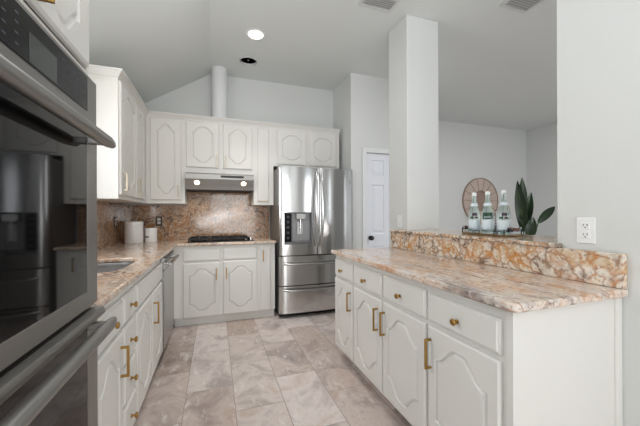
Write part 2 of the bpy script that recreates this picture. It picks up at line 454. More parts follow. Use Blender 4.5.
# rear wall with the glazed openings behind the camera
mb = MB(); mb.box(-1.15, -0.15, -3.6, -3.48, 0, H).box(1.45, 2.7, -3.6, -3.48, 0, H).box(5.7, 6.6, -3.6, -3.48, 0, H)
mb.box(-0.15, 1.45, -3.6, -3.48, 2.5, H).box(2.7, 5.7, -3.6, -3.48, 2.55, H).box(2.7, 5.7, -3.6, -3.48, 0, 0.35).box(-0.15, 1.45, -3.6, -3.48, 0, 0.2)
struct(mb.build('wall_rear', 'wall'))

# pantry door: slab with six raised panels, casing, knob
def ring_panel(mb, u0, u1, z0, z1, n_out, n_in):
    def R(d, n): return [(u0 + d, z0 + d, n), (u1 - d, z0 + d, n), (u1 - d, z1 - d, n), (u0 + d, z1 - d, n)]
    mb.rings([R(0, n_out), R(0.012, n_in), R(0.02, n_in), R(0.05, n_out - 0.002)], cap0=False)
def grid_slab(mb, us, zs, holes, n0, n1):
    """slab whose front is left open at the holes (index pairs)"""
    for i in range(len(us) - 1):
        for j in range(len(zs) - 1):
            if (i, j) in holes: continue
            mb.face([mb.v(us[i], zs[j], n1), mb.v(us[i + 1], zs[j], n1), mb.v(us[i + 1], zs[j + 1], n1), mb.v(us[i], zs[j + 1], n1)])
    a, b, c, d = us[0], us[-1], zs[0], zs[-1]
    mb.rings([[(a, c, n0), (b, c, n0), (b, d, n0), (a, d, n0)], [(a, c, n1), (b, c, n1), (b, d, n1), (a, d, n1)]], cap1=False)
mb = MB(frame_back(PY + 0.05))
us = [DX0 + .004, DX0 + .082, DX0 + .275, DX0 + .335, DX0 + .528, DX1 - .004]
zs = [0.01, 0.24, 0.80, 0.96, 1.615, 1.73, 1.945, DZ - .004]
holes = {(i, j) for i in (1, 3) for j in (1, 3, 5)}
grid_slab(mb, us, zs, holes, 0.0, 0.036)
for i, j in holes: ring_panel(mb, us[i], us[i + 1], zs[j], zs[j + 1], 0.036, 0.024)
bmesh.ops.remove_doubles(mb.bm, verts=mb.bm.verts, dist=1e-5)
door = struct(mb.build('door_1', 'door'), 'white six-panel pantry door with a round black knob', 'door')
MB(frame_back(PY + 0.05)).lathe([(0.001, 0.036), (0.030, 0.036), (0.030, 0.042), (0.011, 0.045), (0.011, 0.058), (0.026, 0.064), (0.031, 0.076), (0.026, 0.090), (0.012, 0.096)], at=(DX0 + .065, 0.91, 0)).build('door_handle', 'knob_black', door, smooth=40)
mb = MB(frame_back(PY))
mb.box(DX0 - .062, DX0, 0, DZ + .062, 0, .016, bev=.005).box(DX1, DX1 + .062, 0, DZ + .062, 0, .016, bev=.005).box(DX0, DX1, DZ, DZ + .062, 0, .016, bev=.005)
struct(mb.build('trim_1', 'trim'), 'white casing around the pantry door', 'trim')

# ------------------------------------------------------------------ cabinet pieces
def sstep(t, a, b):
    t = min(1, max(0, (t - a) / (b - a))); return t * t * (3 - 2 * t)
def outline(u0, u1, zb, zt, A, both, N=18, sharp=False):
    c, w = (u0 + u1) / 2, (u1 - u0) / 2
    def rise(u):
        t = abs(u - c) / w
        if sharp: return A * (1 - min(1, max(0, (t - 0.30) / 0.66)))
        return A * (1 - sstep(t, 0.16, 0.90))
    top, bot = [], []
    for i in range(N + 1):
        u = u0 + (u1 - u0) * i / N
        top.append((u, zt - A + rise(u)))
        bot.append((u, zb + (A - rise(u) if both else 0)))
    return top, bot
def inset(poly, d):
    n = len(poly); out = []
    for i in range(n):
        p0, p1, p2 = poly[i - 1], poly[i], poly[(i + 1) % n]
        e1 = Vector((p1[0] - p0[0], p1[1] - p0[1])).normalized(); e2 = Vector((p2[0] - p1[0], p2[1] - p1[1])).normalized()
        n1, n2 = Vector((-e1.y, e1.x)), Vector((-e2.y, e2.x))
        m = n1 + n2
        m = m / max(0.3, m.length_squared) * 2.0 if m.length > 0 else n1
        m = (n1 + n2).normalized() * (1.0 / max(0.5, ((n1 + n2).normalized()).dot(n1)))
        out.append((p1[0] + m.x * d, p1[1] + m.y * d))
    return out
def raised_door(fr, u0, u1, z0, z1, A=0.075, both=True, side=0.052, rail=0.060, N=18, T=0.019, sharp=False):
    mb = MB(fr)
    i = 0.007
    def R(d, n): return [(u0 + d, z0 + d, n), (u1 - d, z0 + d, n), (u1 - d, z1 - d, n), (u0 + d, z1 - d, n)]
    mb.rings([R(0, 0.0005), R(0, T - 0.007), R(0.003, T - 0.004), R(i, T)], cap1=False)
    a, b, lo_, hi = u0 + side, u1 - side, z0 + rail, z1 - rail
    top, bot = outline(a, b, lo_, hi, A, both, N, sharp)
    L_, R_, B_, T_ = u0 + i, u1 - i, z0 + i, z1 - i
    for k in range(N):
        mb.face([mb.v(*top[k], T), mb.v(*top[k + 1], T), mb.v(top[k + 1][0], T_, T), mb.v(top[k][0], T_, T)])
        mb.face([mb.v(bot[k][0], B_, T), mb.v(bot[k + 1][0], B_, T), mb.v(*bot[k + 1], T), mb.v(*bot[k], T)])
    mb.face([mb.v(L_, B_, T), mb.v(a, B_, T), mb.v(*bot[0], T), mb.v(*top[0], T), mb.v(a, T_, T), mb.v(L_, T_, T)])
    mb.face([mb.v(b, B_, T), mb.v(R_, B_, T), mb.v(R_, T_, T), mb.v(b, T_, T), mb.v(*top[-1], T), mb.v(*bot[-1], T)])
    poly = bot + top[::-1]                       # counter-clockwise: inset goes inward
    loops = [[(p[0], p[1], T) for p in poly]]
    for d, n in ((0.004, T - 0.011), (0.009, T - 0.0115), (0.013, T - 0.007), (0.020, T - 0.0015), (0.025, T - 0.0005)):
        loops.append([(p[0], p[1], n) for p in inset(poly, d)])
    mb.rings(loops, cap0=False, cap1=True)
    bmesh.ops.remove_doubles(mb.bm, verts=mb.bm.verts, dist=1e-5)
    return mb
def slab_front(fr, u0, u1, z0, z1, T=0.019, b=0.012):
    mb = MB(fr)
    def R(d, n): return [(u0 + d, z0 + d, n), (u1 - d, z0 + d, n), (u1 - d, z1 - d, n), (u0 + d, z1 - d, n)]
    mb.rings([R(0, 0.0005), R(0, T - 0.009), R(0.003, T - 0.006), R(b - 0.004, T - 0.005), R(b, T)])
    return mb
def pull(fr, u, z0, z1, T, parent, mat='brass', w=0.010, horizontal=False):
    mb = MB(fr); h = w / 2
    mb.box(u - h, u + h, z0, z1, T + 0.024, T + 0.034, bev=0.0015)
    for z in (z0 + 0.006, z1 - 0.006): mb.box(u - h, u + h, z - 0.005, z + 0.005, T - 0.001, T + 0.025, bev=0.001)
    return mb.build('handle', mat, parent)
def knob(fr, u, z, T, parent, mat='brass'):
    mb = MB(fr)
    mb.lathe([(0.001, T - 0.001), (0.010, T - 0.001), (0.010, T + 0.003), (0.005, T + 0.005), (0.005, T + 0.016), (0.0135, T + 0.019), (0.0145, T + 0.025), (0.012, T + 0.029), (0.001, T + 0.030)], at=(u, z, 0), n=18)
    return mb.build('knob', mat, parent, smooth=40)

def cabinet(name, fr, u0, u1, z0, z1, depth, label, cat, group, doors=(), drawers=(), toe=None, end=None, hollow=False):
    """doors: (u0,u1,z0,z1,arch,pull_u,pull_z0,pull_z1[,both]); drawers: (u0,u1,z0,z1,knob list)"""
    base = fr((u0 + u1) / 2, 0 if toe else z0, -depth / 2)
    t = thing(name, base, label, cat, group)
    mb = MB(fr)
    if hollow:
        mb.box(u0, u1, z0, z1, -0.02, 0).box(u0, u0 + .018, z0, z1, -depth, -0.02).box(u1 - .018, u1, z0, z1, -depth, -0.02).box(u0 + .018, u1 - .018, z0, z0 + .018, -depth, -0.02).box(u0 + .018, u1 - .018, z0, z1, -depth, -depth + .01)
    else:
        mb.box(u0, u1, z0, z1, -depth, 0)
    mb.build('carcass', 'cab', t)
    if toe is not None:
        MB(fr).box(u0, u1, 0, z0, -depth, -toe).build('toe_kick', 'cab', t)
    for d in doors:
        du0, du1, dz0, dz1, A, pu, p0, p1 = d[:8]
        kw = d[8] if len(d) > 8 else {}
        pm = kw.pop('pull_mat', 'brass') if kw else 'brass'
        o = raised_door(fr, du0, du1, dz0, dz1, A, **kw).build('door', 'cab', t)
        if pu is not None: pull(fr, pu, p0, p1, 0.019, o, pm)
    for u_0, u_1, z_0, z_1, ks in drawers:
        o = slab_front(fr, u_0, u_1, z_0, z_1).build('drawer', 'cab', t)
        for ku, kz in ks: knob(fr, ku, kz, 0.019, o)
    return t

CT = 0.882      # underside of the worktops
# --- left run, facing the aisle
FL = frame_left(-0.42)
cabinet('base_cabinet', FL, 1.245, 1.625, 0.10, CT, 0.60, 'white base cabinet with one drawer and long brass pull, beside the ovens', 'cabinet', 'base cabinets of the left run',
        doors=[(1.258, 1.612, 0.125, 0.685, 0.075, 1.572, 0.492, 0.632)], drawers=[(1.258, 1.612, 0.705, 0.838, [(1.44, 0.77)])], toe=0.07)
cabinet('drawer_cabinet', FL, 1.625, 1.87, 0.10, CT, 0.60, 'narrow white base cabinet of four drawers with brass knobs', 'cabinet', 'base cabinets of the left run',
        drawers=[(1.635, 1.86, z0, z1, [(1.745, (z0 + z1) / 2)]) for z0, z1 in ((0.125, 0.30), (0.315, 0.49), (0.505, 0.685), (0.705, 0.838))], toe=0.07)
cabinet('sink_cabinet', FL, 1.87, 2.735, 0.10, CT, 0.60, 'white sink base cabinet with two arched doors, before the dishwasher', 'cabinet', 'base cabinets of the left run',
        doors=[(1.885, 2.295, 0.125, 0.685, 0.075, None, 0, 0), (2.31, 2.72, 0.125, 0.685, 0.075, 2.345, 0.47, 0.62)], drawers=[(1.885, 2.72, 0.705, 0.838, [])], toe=0.07, hollow=True)
# --- dishwasher
dw = thing('dishwasher', (-0.7, 3.05, 0), 'stainless steel dishwasher at the far end of the left run', 'dishwasher')
MB(FL).box(2.74, 3.36, 0.10, CT - .002, -0.58, 0).build('tub', 'steel_dark', dw)
MB(FL).box(2.745, 3.355, 0.12, 0.765, 0.0, 0.028, bev=0.004).build('door', 'steel_h', dw)
cp = MB(FL).box(2.745, 3.355, 0.77, 0.872, 0.0, 0.030, bev=0.004).build('control_panel', 'steel_h', dw)
MB(FL).box(2.80, 3.30, 0.852, 0.868, 0.028, 0.0308).build('button_strip', 'black', cp)
mb = MB(FL); mb.tube([(2.79, 0.812, 0.066), (2.80, 0.812, 0.066), (3.32, 0.812, 0.066), (3.33, 0.812, 0.066)], [0.012, 0.016, 0.016, 0.012], n=12)
for u in (2.83, 3.29): mb.box(u - .012, u + .012, 0.802, 0.822, 0.028, 0.064, bev=.002)
mb.build('handle', 'steel_h', dw, smooth=40)
MB(FL).box(2.745, 3.355, 0.0, 0.10, -0.58, -0.06).build('kick_plate', 'black', dw)

# --- back run, facing the camera
FB = frame_back(3.58)
cabinet('cooktop_cabinet', FB, -0.42, 0.478, 0.10, CT, 0.566, 'white base cabinet with two arched doors under the gas cooktop', 'cabinet', 'base cabinets of the back run',
        doors=[(-0.328, 0.052, 0.10, 0.692, 0.075, 0.012, 0.503, 0.628), (0.085, 0.462, 0.10, 0.70, 0.075, 0.120, 0.503, 0.628)],
        drawers=[(-0.328, 0.052, 0.713, 0.846, []), (0.085, 0.462, 0.713, 0.850, [])], toe=0.05)
t = cabinet('pullout_cabinet', FB, 0.478, 0.672, 0.10, CT, 0.566, 'narrow white base cabinet with a plain door, left of the refrigerator', 'cabinet', 'base cabinets of the back run', toe=0.05)
o = slab_front(FB, 0.494, 0.622, 0.10, 0.848).build('door', 'cab', t)
pull(FB, 0.53, 0.677, 0.807, 0.019, o)
t = thing('corner_filler', (-0.5, 3.5, 0), 'plain white filler strip between dishwasher and back cabinets', 'filler panel')
MB().box(-0.70, -0.422, 3.362, 3.578, 0.10, CT).build('panel', 'cab', t)

# --- peninsula, facing the aisle
FP = frame_pen(0.99)
PA = dict(side=0.050, rail=0.055)
def pen_door(u0, u1, pu): return (u0, u1, 0.11, 0.682, 0.085, pu, 0.484, 0.628, dict(PA))
G = 'peninsula cabinets'
pd = 0.53
cabinet('base_cabinet', FP, 2.055, 2.43, 0.10, CT, pd, 'single-door white peninsula cabinet with drawer, farthest from the end panel', 'cabinet', G,
        doors=[pen_door(2.07, 2.412, 2.095)], drawers=[(2.07, 2.412, 0.705, 0.846, [(2.26, 0.763)])], toe=0.08)
cabinet('base_cabinet', FP, 1.223, 2.055, 0.10, CT, pd, 'two-door white peninsula cabinet with two drawers and paired brass pulls', 'cabinet', G,
        doors=[pen_door(1.647, 2.045, 1.690), pen_door(1.235, 1.631, 1.606)], drawers=[(1.647, 2.045, 0.705, 0.846, [(1.86, 0.765)]), (1.235, 1.631, 0.705, 0.846, [(1.443, 0.766)])], toe=0.08)
t = cabinet('base_cabinet', FP, 0.797, 1.223, 0.10, CT, pd, 'white peninsula cabinet nearest the camera with plain cream end panel', 'cabinet', G,
        doors=[pen_door(0.822, 1.213, 1.190)], drawers=[(0.822, 1.213, 0.705, 0.838, [(1.022, 0.763)])], toe=0.08)
mb = MB(); mb.box(0.978, 1.540, 0.772, 0.797, 0.0, CT)
mb.build('end_panel', 'cab', t)
MB().box(1.540, 1.578, 0.762, 0.80, 0.0, CT, bev=0.006, seg=3).build('corner_trim', 'cab', t)

# --- uppers
FUL, FUB = frame_left(-0.725), frame_back(3.80)
UB, UT = 1.352, 2.345
PB = dict(pull_mat='pale_brass')
cabinet('wall_cabinet', FUL, 2.79, 3.795, UB, UT, 0.303, 'white two-door upper cabinet on the left wall with bright blank side', 'cabinet', 'upper cabinets',
        doors=[(2.805, 3.275, 1.385, 2.298, 0.075, 2.845, 1.42, 1.565, dict(PB)), (3.295, 3.675, 1.385, 2.298, 0.075, 3.33, 1.42, 1.565, dict(PB))])
cabinet('wall_cabinet', FUB, -0.725, -0.325, UB, UT, 0.348, 'tall single-door white upper cabinet in the corner, left of the hood', 'cabinet', 'upper cabinets',
        doors=[(-0.680, -0.363, 1.392, 2.302, 0.075, -0.395, 1.43, 1.555, dict(pull_mat='pale_brass', side=0.062, rail=0.058))])
cabinet('wall_cabinet', FUB, -0.325, 0.452, 1.705, UT, 0.348, 'short two-door white upper cabinet directly above the range hood', 'cabinet', 'upper cabinets',
        doors=[(-0.313, 0.048, 1.775, 2.306, 0.072, 0.020, 1.80, 1.925, dict(pull_mat='pale_brass', sharp=True, side=0.062, rail=0.05)),
               (0.093, 0.434, 1.775, 2.306, 0.072, 0.122, 1.80, 1.925, dict(pull_mat='pale_brass', sharp=True, side=0.062, rail=0.05))])
t = cabinet('wall_cabinet', FUB, 0.452, 0.700, UB - .01, UT, 0.348, 'narrow white upper cabinet with a plain door, right of the hood', 'cabinet', 'upper cabinets')
o = slab_front(FUB, 0.494, 0.644, 1.388, 2.300, T=0.014).build('door', 'cab', t)
mb = MB(FUB); mb.box(0.515, 0.62, 1.392, 1.402, 0.034, 0.044, bev=.0015).box(0.518, 0.528, 1.392, 1.402, 0.013, 0.035).box(0.607, 0.617, 1.392, 1.402, 0.013, 0.035); mb.build('handle', 'pale_brass', o)
cabinet('wall_cabinet', FUB, 0.700, 1.60, 1.835, UT, 0.348, 'white two-door upper cabinet above the refrigerator', 'cabinet', 'upper cabinets',
        doors=[(0.744, 1.127, 1.86, 2.290, 0.06, None, 0, 0, dict(sharp=True, side=0.062, rail=0.05)), (1.168, 1.551, 1.86, 2.290, 0.06, None, 0, 0, dict(sharp=True, side=0.062, rail=0.05))])
# crown moulding along the uppers
prof = [(0.0, 2.318), (0.006, 2.318), (0.010, 2.330), (0.020, 2.340), (0.030, 2.352), (0.034, 2.358), (0.042, 2.360), (0.042, 2.372), (0.0, 2.372), (-0.02, 2.372), (-0.02, 2.346), (0.0, 2.346)]
path = [(-1.03, 2.79), (-0.725, 2.79), (-0.725, 3.80), (1.60, 3.80)]
def rn(a, b):
    d = Vector((b[0] - a[0], b[1] - a[1])).normalized(); return Vector((d.y, -d.x))
loops = []
for i, p in enumerate(path):
    n1 = rn(path[i - 1], p) if i else rn(p, path[1]); n2 = rn(p, path[i + 1]) if i < len(path) - 1 else n1
    m = (n1 + n2).normalized(); m = m / m.dot(n1)
    loops.append([(p[0] + m.x * o, p[1] + m.y * o, z) for o, z in prof])
struct(MB().rings(loops).build('trim_2', 'cab'), 'white crown moulding along the tops of the upper cabinets', 'trim')

# --- worktops
def rrect(x0, x1, y0, y1, r, n=8):
    pts = []
    for cx_, cy_, a0 in ((x1 - r, y1 - r, 0), (x0 + r, y1 - r, 90), (x0 + r, y0 + r, 180), (x1 - r, y0 + r, 270)):
        for k in range(n + 1):
            a = math.radians(a0 + 90 * k / n); pts.append((cx_ + r * math.cos(a), cy_ + r * math.sin(a)))
    return pts
SINK = (-0.94, -0.50, 1.90, 2.51, 0.14)
mb = MB(); mb.prism([(-1.028, 1.245), (-0.385, 1.245), (-0.385, 3.535), (0.685, 3.535), (0.685, BY - .002), (-1.028, BY - .002)], [rrect(*SINK)], CT, 0.914)
tag(mb.build('countertop', 'granite_run', bevel=0.010, origin=(-0.7, 2.6, CT)), 'L-shaped brown and cream granite worktop along the left and back walls', 'countertop')
# undermount sink
sk = thing('sink', (-0.72, 2.2, 0.70), 'undermount stainless steel sink in the left worktop', 'sink')
loops = []
for ins, z in ((0.0, CT - .001), (0.006, 0.86), (0.012, 0.72), (0.05, 0.69)):
    r = rrect(SINK[0] - .008 + ins, SINK[1] + .008 - ins, SINK[2] - .008 + ins, SINK[3] + .008 - ins, SINK[4] - ins * .6)
    loops.append([(x, y, z) for x, y in r])
MB().rings(loops, cap0=False).build('bowl', 'sinksteel', sk, smooth=60)
MB().lathe([(0.001, 0.690), (0.045, 0.690), (0.045, 0.694), (0.03, 0.695), (0.001, 0.692)], at=(-0.72, 2.2, 0)).build('drain', 'chrome', sk, smooth=40)
# peninsula worktop, upstand and bar ledge
mb = MB(); mb.prism([(0.950, 0.780), (0.958, 0.757), (0.982, 0.742), (1.578, 0.742), (1.578, 2.450), (0.950, 2.450)], [], CT, 0.914)
tag(mb.build('countertop', 'granite_pen', bevel=0.012, origin=(1.25, 1.6, CT)), 'cream, pink and rust granite worktop of the peninsula', 'countertop')
mb = MB(); mb.box(1.548, 1.578, 0.746, 2.445, 0.9145, 1.057, bev=0.004)
tag(mb.build('granite_upstand', 'granite_up', origin=(1.53, 1.6, 0.9145)), 'tall rust and cream granite upstand behind the peninsula worktop', 'backsplash')
mb = MB(); mb.prism([(1.532, 0.985), (1.579, 0.985), (1.579, 1.014), (2.02, 1.014), (2.02, 2.332), (1.652, 2.332), (1.652, 2.447), (1.532, 2.447)], [], 1.0575, 1.079)
tag(mb.build('bar_ledge', 'granite_up', bevel=0.008, origin=(1.7, 1.6, 1.065)), 'raised granite bar ledge on the half wall, carrying the bottle tray', 'ledge')
# backsplash behind the left and back runs
mb = MB(); mb.box(-1.029, -1.010, 2.80, BY - .001, 0.9145, UB - .001)
tag(mb.build('granite_backsplash', 'granite_splash', origin=(-1.02, 3.4, 0.9145)), 'speckled brown granite backsplash on the left wall behind the canisters', 'backsplash')
mb = MB(); mb.box(-1.009, 0.695, BY - .020, BY - .001, 0.9145, UB - .011).box(-0.324, 0.451, BY - .020, BY - .001, UB - .011, 1.70)
tag(mb.build('granite_backsplash', 'granite_splash', origin=(-0.1, BY, 0.9145)), 'speckled brown granite backsplash on the back wall behind the cooktop', 'backsplash')

# ------------------------------------------------------------------ range hood
hd = thing('range_hood', (0.063, 3.9, 1.51), 'slim stainless steel range hood with two lit lamps above the cooktop', 'range hood')
hx0, hx1 = -0.316, 0.443
mb = MB()
mb.rings([[(x, 4.12, 1.703), (x, 3.72, 1.703), (x, 3.70, 1.690), (x, 3.70, 1.635), (x, 3.735, 1.545), (x, 3.745, 1.515), (x, 4.12, 1.515)] for x in (hx0, hx1)])
mb.build('canopy', 'steel_o', hd)
mb = MB(); mb.box(0.065, 0.325, 3.694, 3.7005, 1.655, 1.680, bev=.003); mb.build('control_strip', 'black', hd)
MB().box(hx0 + .01, hx1 - .01, 3.75, 4.10, 1.507, 1.5155).build('filter', 'slot', hd)
for x in (-0.195, 0.325):
    nrm = Vector((0, -0.09, -0.035)).normalized()
    c0 = Vector((x, 3.7175, 1.592)); d = Vector((0, -0.932, -0.362)); s = Vector((1, 0, 0)); w = d.cross(s)
    mb = MB(); lp = []
    for off, r in ((-.001, .023), (.004, .023), (.006, .018)):
        lp.append([tuple(c0 + d * off + s * (r * 1.15 * math.cos(2 * math.pi * k / 20)) + w * (r * math.sin(2 * math.pi * k / 20))) for k in range(20)])
    mb.rings(lp).build('lamp', 'hood_led', hd)
    ld = bpy.data.lights.new('hood_lamp_light', 'SPOT'); ld.energy = 1.3; ld.spot_size = math.radians(120); ld.spot_blend = 0.7; ld.color = (1, 0.86, 0.68); ld.shadow_soft_size = 0.03
    lo_ = bpy.data.objects.new('hood_lamp_light', ld); COL.objects.link(lo_); lo_.location = (x, 3.87, 1.49); lo_.rotation_euler = Vector((0, 0.35, -1)).to_track_quat('-Z', 'Y').to_euler()

# ------------------------------------------------------------------ gas cooktop
ck = thing('cooktop', (0.06, 3.85, 0.914), 'black gas cooktop with cast-iron grates on the back worktop', 'cooktop')
MB().box(-0.29, 0.44, 3.62, 4.08, 0.9142, 0.922, bev=.003).build('glass_top', 'blackglass', ck)
for (x, y) in ((-0.17, 3.73), (-0.17, 3.97), (0.06, 3.85), (0.26, 3.73), (0.26, 3.97)):
    MB().lathe([(0.001, 0.9222), (0.045, 0.9222), (0.043, 0.930), (0.030, 0.932), (0.030, 0.938), (0.001, 0.939)], at=(x, y, 0)).build('burner', 'iron', ck, smooth=40)
for x0, x1 in ((-0.282, -0.064), (-0.055, 0.165), (0.174, 0.365)):
    mb = MB(); z0, z1 = 0.940, 0.955
    for y in (3.635, 4.065): mb.box(x0, x1, y - .007, y + .007, z0, z1)
    for x in (x0 + .007, x1 - .007): mb.box(x - .007, x + .007, 3.635, 4.065, z0, z1)
    xm = (x0 + x1) / 2
    mb.box(xm - .006, xm + .006, 3.635, 4.065, z0, z1)
    for y in (3.73, 3.85, 3.97): mb.box(x0, x1, y - .006, y + .006, z0, z1)
    for x in (x0 + .007, x1 - .007):
        for y in (3.637, 4.063): mb.box(x - .007, x + .007, y - .007, y + .007, 0.9222, z0)
    mb.build('grate', 'iron', ck)
for y in (3.68, 3.78, 3.88, 3.98):
    MB().lathe([(0.001, 0.9222), (0.020, 0.9222), (0.020, 0.930), (0.016, 0.934), (0.015, 0.950), (0.001, 0.952)], at=(0.402, y, 0), n=16).build('knob', 'chrome', ck, smooth=40)

# ------------------------------------------------------------------ canisters and outlets of the backsplash
def canister(x, y, r, h, label, band=None):
    t = thing('canister', (x, y, 0.9145), label, 'canister', 'white canisters by the backsplash')
    MB().lathe([(0.001, 0.915), (r * .97, 0.915), (r, 0.922), (r, 0.915 + h * .80), (r * .985, 0.915 + h * .805), (0.001, 0.915 + h * .805)], at=(x, y, 0), n=36).build('body', 'ceramic', t, smooth=35)
    MB().lathe([(0.001, 0.915 + h * .8055), (r * .99, 0.915 + h * .8055), (r * 1.015, 0.915 + h * .83), (r * 1.015, 0.915 + h * .975), (r * .98, 0.915 + h), (0.001, 0.915 + h)], at=(x, y, 0), n=36).build('lid', 'ceramic', t, smooth=35)
    if band:
        mb = MB(); lp = []
        a0, a1 = band
        n = 8
        for k in range(n):
            A0 = a0 + (a1 - a0) * k / n; A1 = a0 + (a1 - a0) * (k + 1) / n
            for (rr,) in ((r + .0012,),):
                q = [(x + rr * math.cos(a), y + rr * math.sin(a), z) for a, z in ((A0, .968), (A1, .968), (A1, .982), (A0, .982))]
                mb.face([mb.v(*p) for p in q])
        mb.build('label_band', 'slot', t)
    return t
canister(-0.845, 3.82, 0.090, 0.235, 'tall white lidded canister on the worktop in the far left corner')
canister(-0.695, 3.91, 0.064, 0.158, 'small white canister with a dark tag, right of the tall one', band=(math.radians(215), math.radians(262)))
def outlet(fr, u, z, label, plate, body, w=0.072, h=0.116, parts=True):
    t = thing('wall_outlet', fr(u, z - h / 2, 0), label, 'outlet')
    MB(fr).box(u - w / 2, u + w / 2, z - h / 2, z + h / 2, 0.0005, 0.006, bev=.002).build('cover_plate', plate, t)
    for dz in (0.021, -0.021):
        o = MB(fr).box(u - .017, u + .017, z + dz - .015, z + dz + .015, 0.005, 0.0085, bev=.002).build('receptacle', body, t)
        mb = MB(fr)
        mb.box(u - .009, u - .006, z + dz - .001, z + dz + .008, .008, .0089).box(u + .005, u + .008, z + dz - .001, z + dz + .007, .008, .0089)
        mb.lathe([(.001, .008), (.003, .008), (.003, .0089), (.001, .0089)], at=(u, z + dz - .008, 0), n=10)
        mb.build('slot', 'slot', o)
    return t
outlet(frame_left(-1.010), 3.765, 1.15, 'dark-plated outlet on the left backsplash above the tall canister', 'plate_brown', 'white_pl')
outlet(frame_back(BY - .020), -0.646, 1.148, 'dark-plated outlet on the back backsplash, right of the canisters', 'plate_brown', 'white_pl')
outlet(frame_pen(1.58), 0.891, 1.145, 'white duplex outlet on the right foreground wall above the upstand', 'white_pl', 'white_pl')
sw = thing('wall_switch', (1.655, 2.455, 1.10), 'small white switch plate on the left face of the pillar', 'switch')
MB(frame_pen(1.655)).box(2.42, 2.49, 1.098, 1.212, 0.0005, 0.006, bev=.002).build('cover_plate', 'white_pl', sw)
MB(frame_pen(1.655)).box(2.448, 2.462, 1.142, 1.168, 0.005, 0.010, bev=.001).build('toggle', 'white_pl', sw)

# ------------------------------------------------------------------ refrigerator
fg = thing('refrigerator', (1.17, 3.8, 0), 'stainless steel french-door refrigerator with water dispenser and two bottom drawers', 'refrigerator')
fx0, fx1, fys = 0.702, 1.652, 1.180
MB().box(fx0 + .006, fx1 - .004, 3.530, 4.11, 0.05, 1.775, bev=.004).build('case', 'steel_dark', fg)
MB().box(fx0 + .02, fx1 - .02, 3.56, 4.10, 0.0, 0.05).build('base_grille', 'black', fg)
def bow(x, a, b, amt=0.016, y=3.470):
    t = (2 * (x - a) / (b - a) - 1); e = max(0.0, abs(t) - 0.88) / 0.12
    return y - amt * (1 - t * t) + 0.018 * e * e
def curved_front(a, b, z0, z1, hole=None, back=3.525, amt=0.016, nx=22):
    mb = MB()
    xs_ = [a + (b - a) * i / nx for i in range(nx + 1)]
    zs_ = [z0, z1]
    if hole:
        hx0_, hx1_, hz0, hz1 = hole
        xs_ = sorted(set([x for x in xs_ if abs(x - hx0_) > .008 and abs(x - hx1_) > .008] + [hx0_, hx1_])); zs_ = [z0, hz0, hz1, z1]
    for i in range(len(xs_) - 1):
        for j in range(len(zs_) - 1):
            xm = (xs_[i] + xs_[i + 1]) / 2
            if hole and hx0_ < xm < hx1_ and j == 1: continue
            mb.face([mb.v(x, bow(x, a, b, amt), z) for x, z in ((xs_[i], zs_[j]), (xs_[i + 1], zs_[j]), (xs_[i + 1], zs_[j + 1]), (xs_[i], zs_[j + 1]))])
    for z in (z0, z1):
        for i in range(len(xs_) - 1):
            mb.face([mb.v(xs_[i], bow(xs_[i], a, b, amt), z), mb.v(xs_[i + 1], bow(xs_[i + 1], a, b, amt), z), mb.v(xs_[i + 1], back, z), mb.v(xs_[i], back, z)])
    for x in (a, b):
        mb.face([mb.v(x, bow(x, a, b, amt), z0), mb.v(x, bow(x, a, b, amt), z1), mb.v(x, back, z1), mb.v(x, back, z0)])
    bmesh.ops.remove_doubles(mb.bm, verts=mb.bm.verts, dist=1e-5)
    return mb
DH = (0.760, 1.098, 0.870, 1.250)
dl = curved_front(fx0, fys - .003, 0.742, 1.785, hole=DH).build('left_door', 'steel_v', fg, smooth=40)
dr = curved_front(fys + .003, fx1, 0.742, 1.785).build('right_door', 'steel_v', fg, smooth=40)
d1 = curved_front(fx0, fx1, 0.388, 0.730, amt=0.020, nx=30).build('upper_drawer', 'steel_v', fg, smooth=40)
d2 = curved_front(fx0, fx1, 0.060, 0.376, amt=0.020, nx=30).build('lower_drawer', 'steel_v', fg, smooth=40)
for x in (fx0 + .05, fx1 - .05): MB().box(x - .045, x + .03, 3.54, 3.62, 1.776, 1.800, bev=.004).build('hinge_cover', 'black', fg)
def door_handle(x, side, parent):
    mb = MB(); pts = []
    for k in range(17):
        t = k / 16; z = 0.835 + (1.745 - 0.835) * t; s = math.sin(math.pi * t)
        pts.append((x + side * 0.018 * (1 - s), 3.452 - 0.055 * s ** 0.55, z))
    mb.tube(pts, [0.014 + 0.006 * math.sin(math.pi * k / 16) for k in range(17)], n=12, up=(0, 1, 0))
    mb.build('handle', 'steel_v', parent, smooth=50)
door_handle(fys - .040, 1, dl)
door_handle(fys + .040, -1, dr)
def drawer_handle(z, parent):
    mb = MB(); pts = []
    for k in range(21):
        t = k / 20; x = fx0 + .045 + (fx1 - fx0 - .09) * t; s = math.sin(math.pi * t) ** 0.35
        pts.append((x, 3.447 - 0.045 * s, z - 0.008 * math.sin(math.pi * t)))
    mb.tube(pts, 0.013, n=12)
    mb.build('handle', 'steel_h', parent, smooth=50)
drawer_handle(0.645, d1); drawer_handle(0.338, d2)
# dispenser recess
hx0_, hx1_, hz0, hz1 = DH
dsp = MB()
yf = 3.448
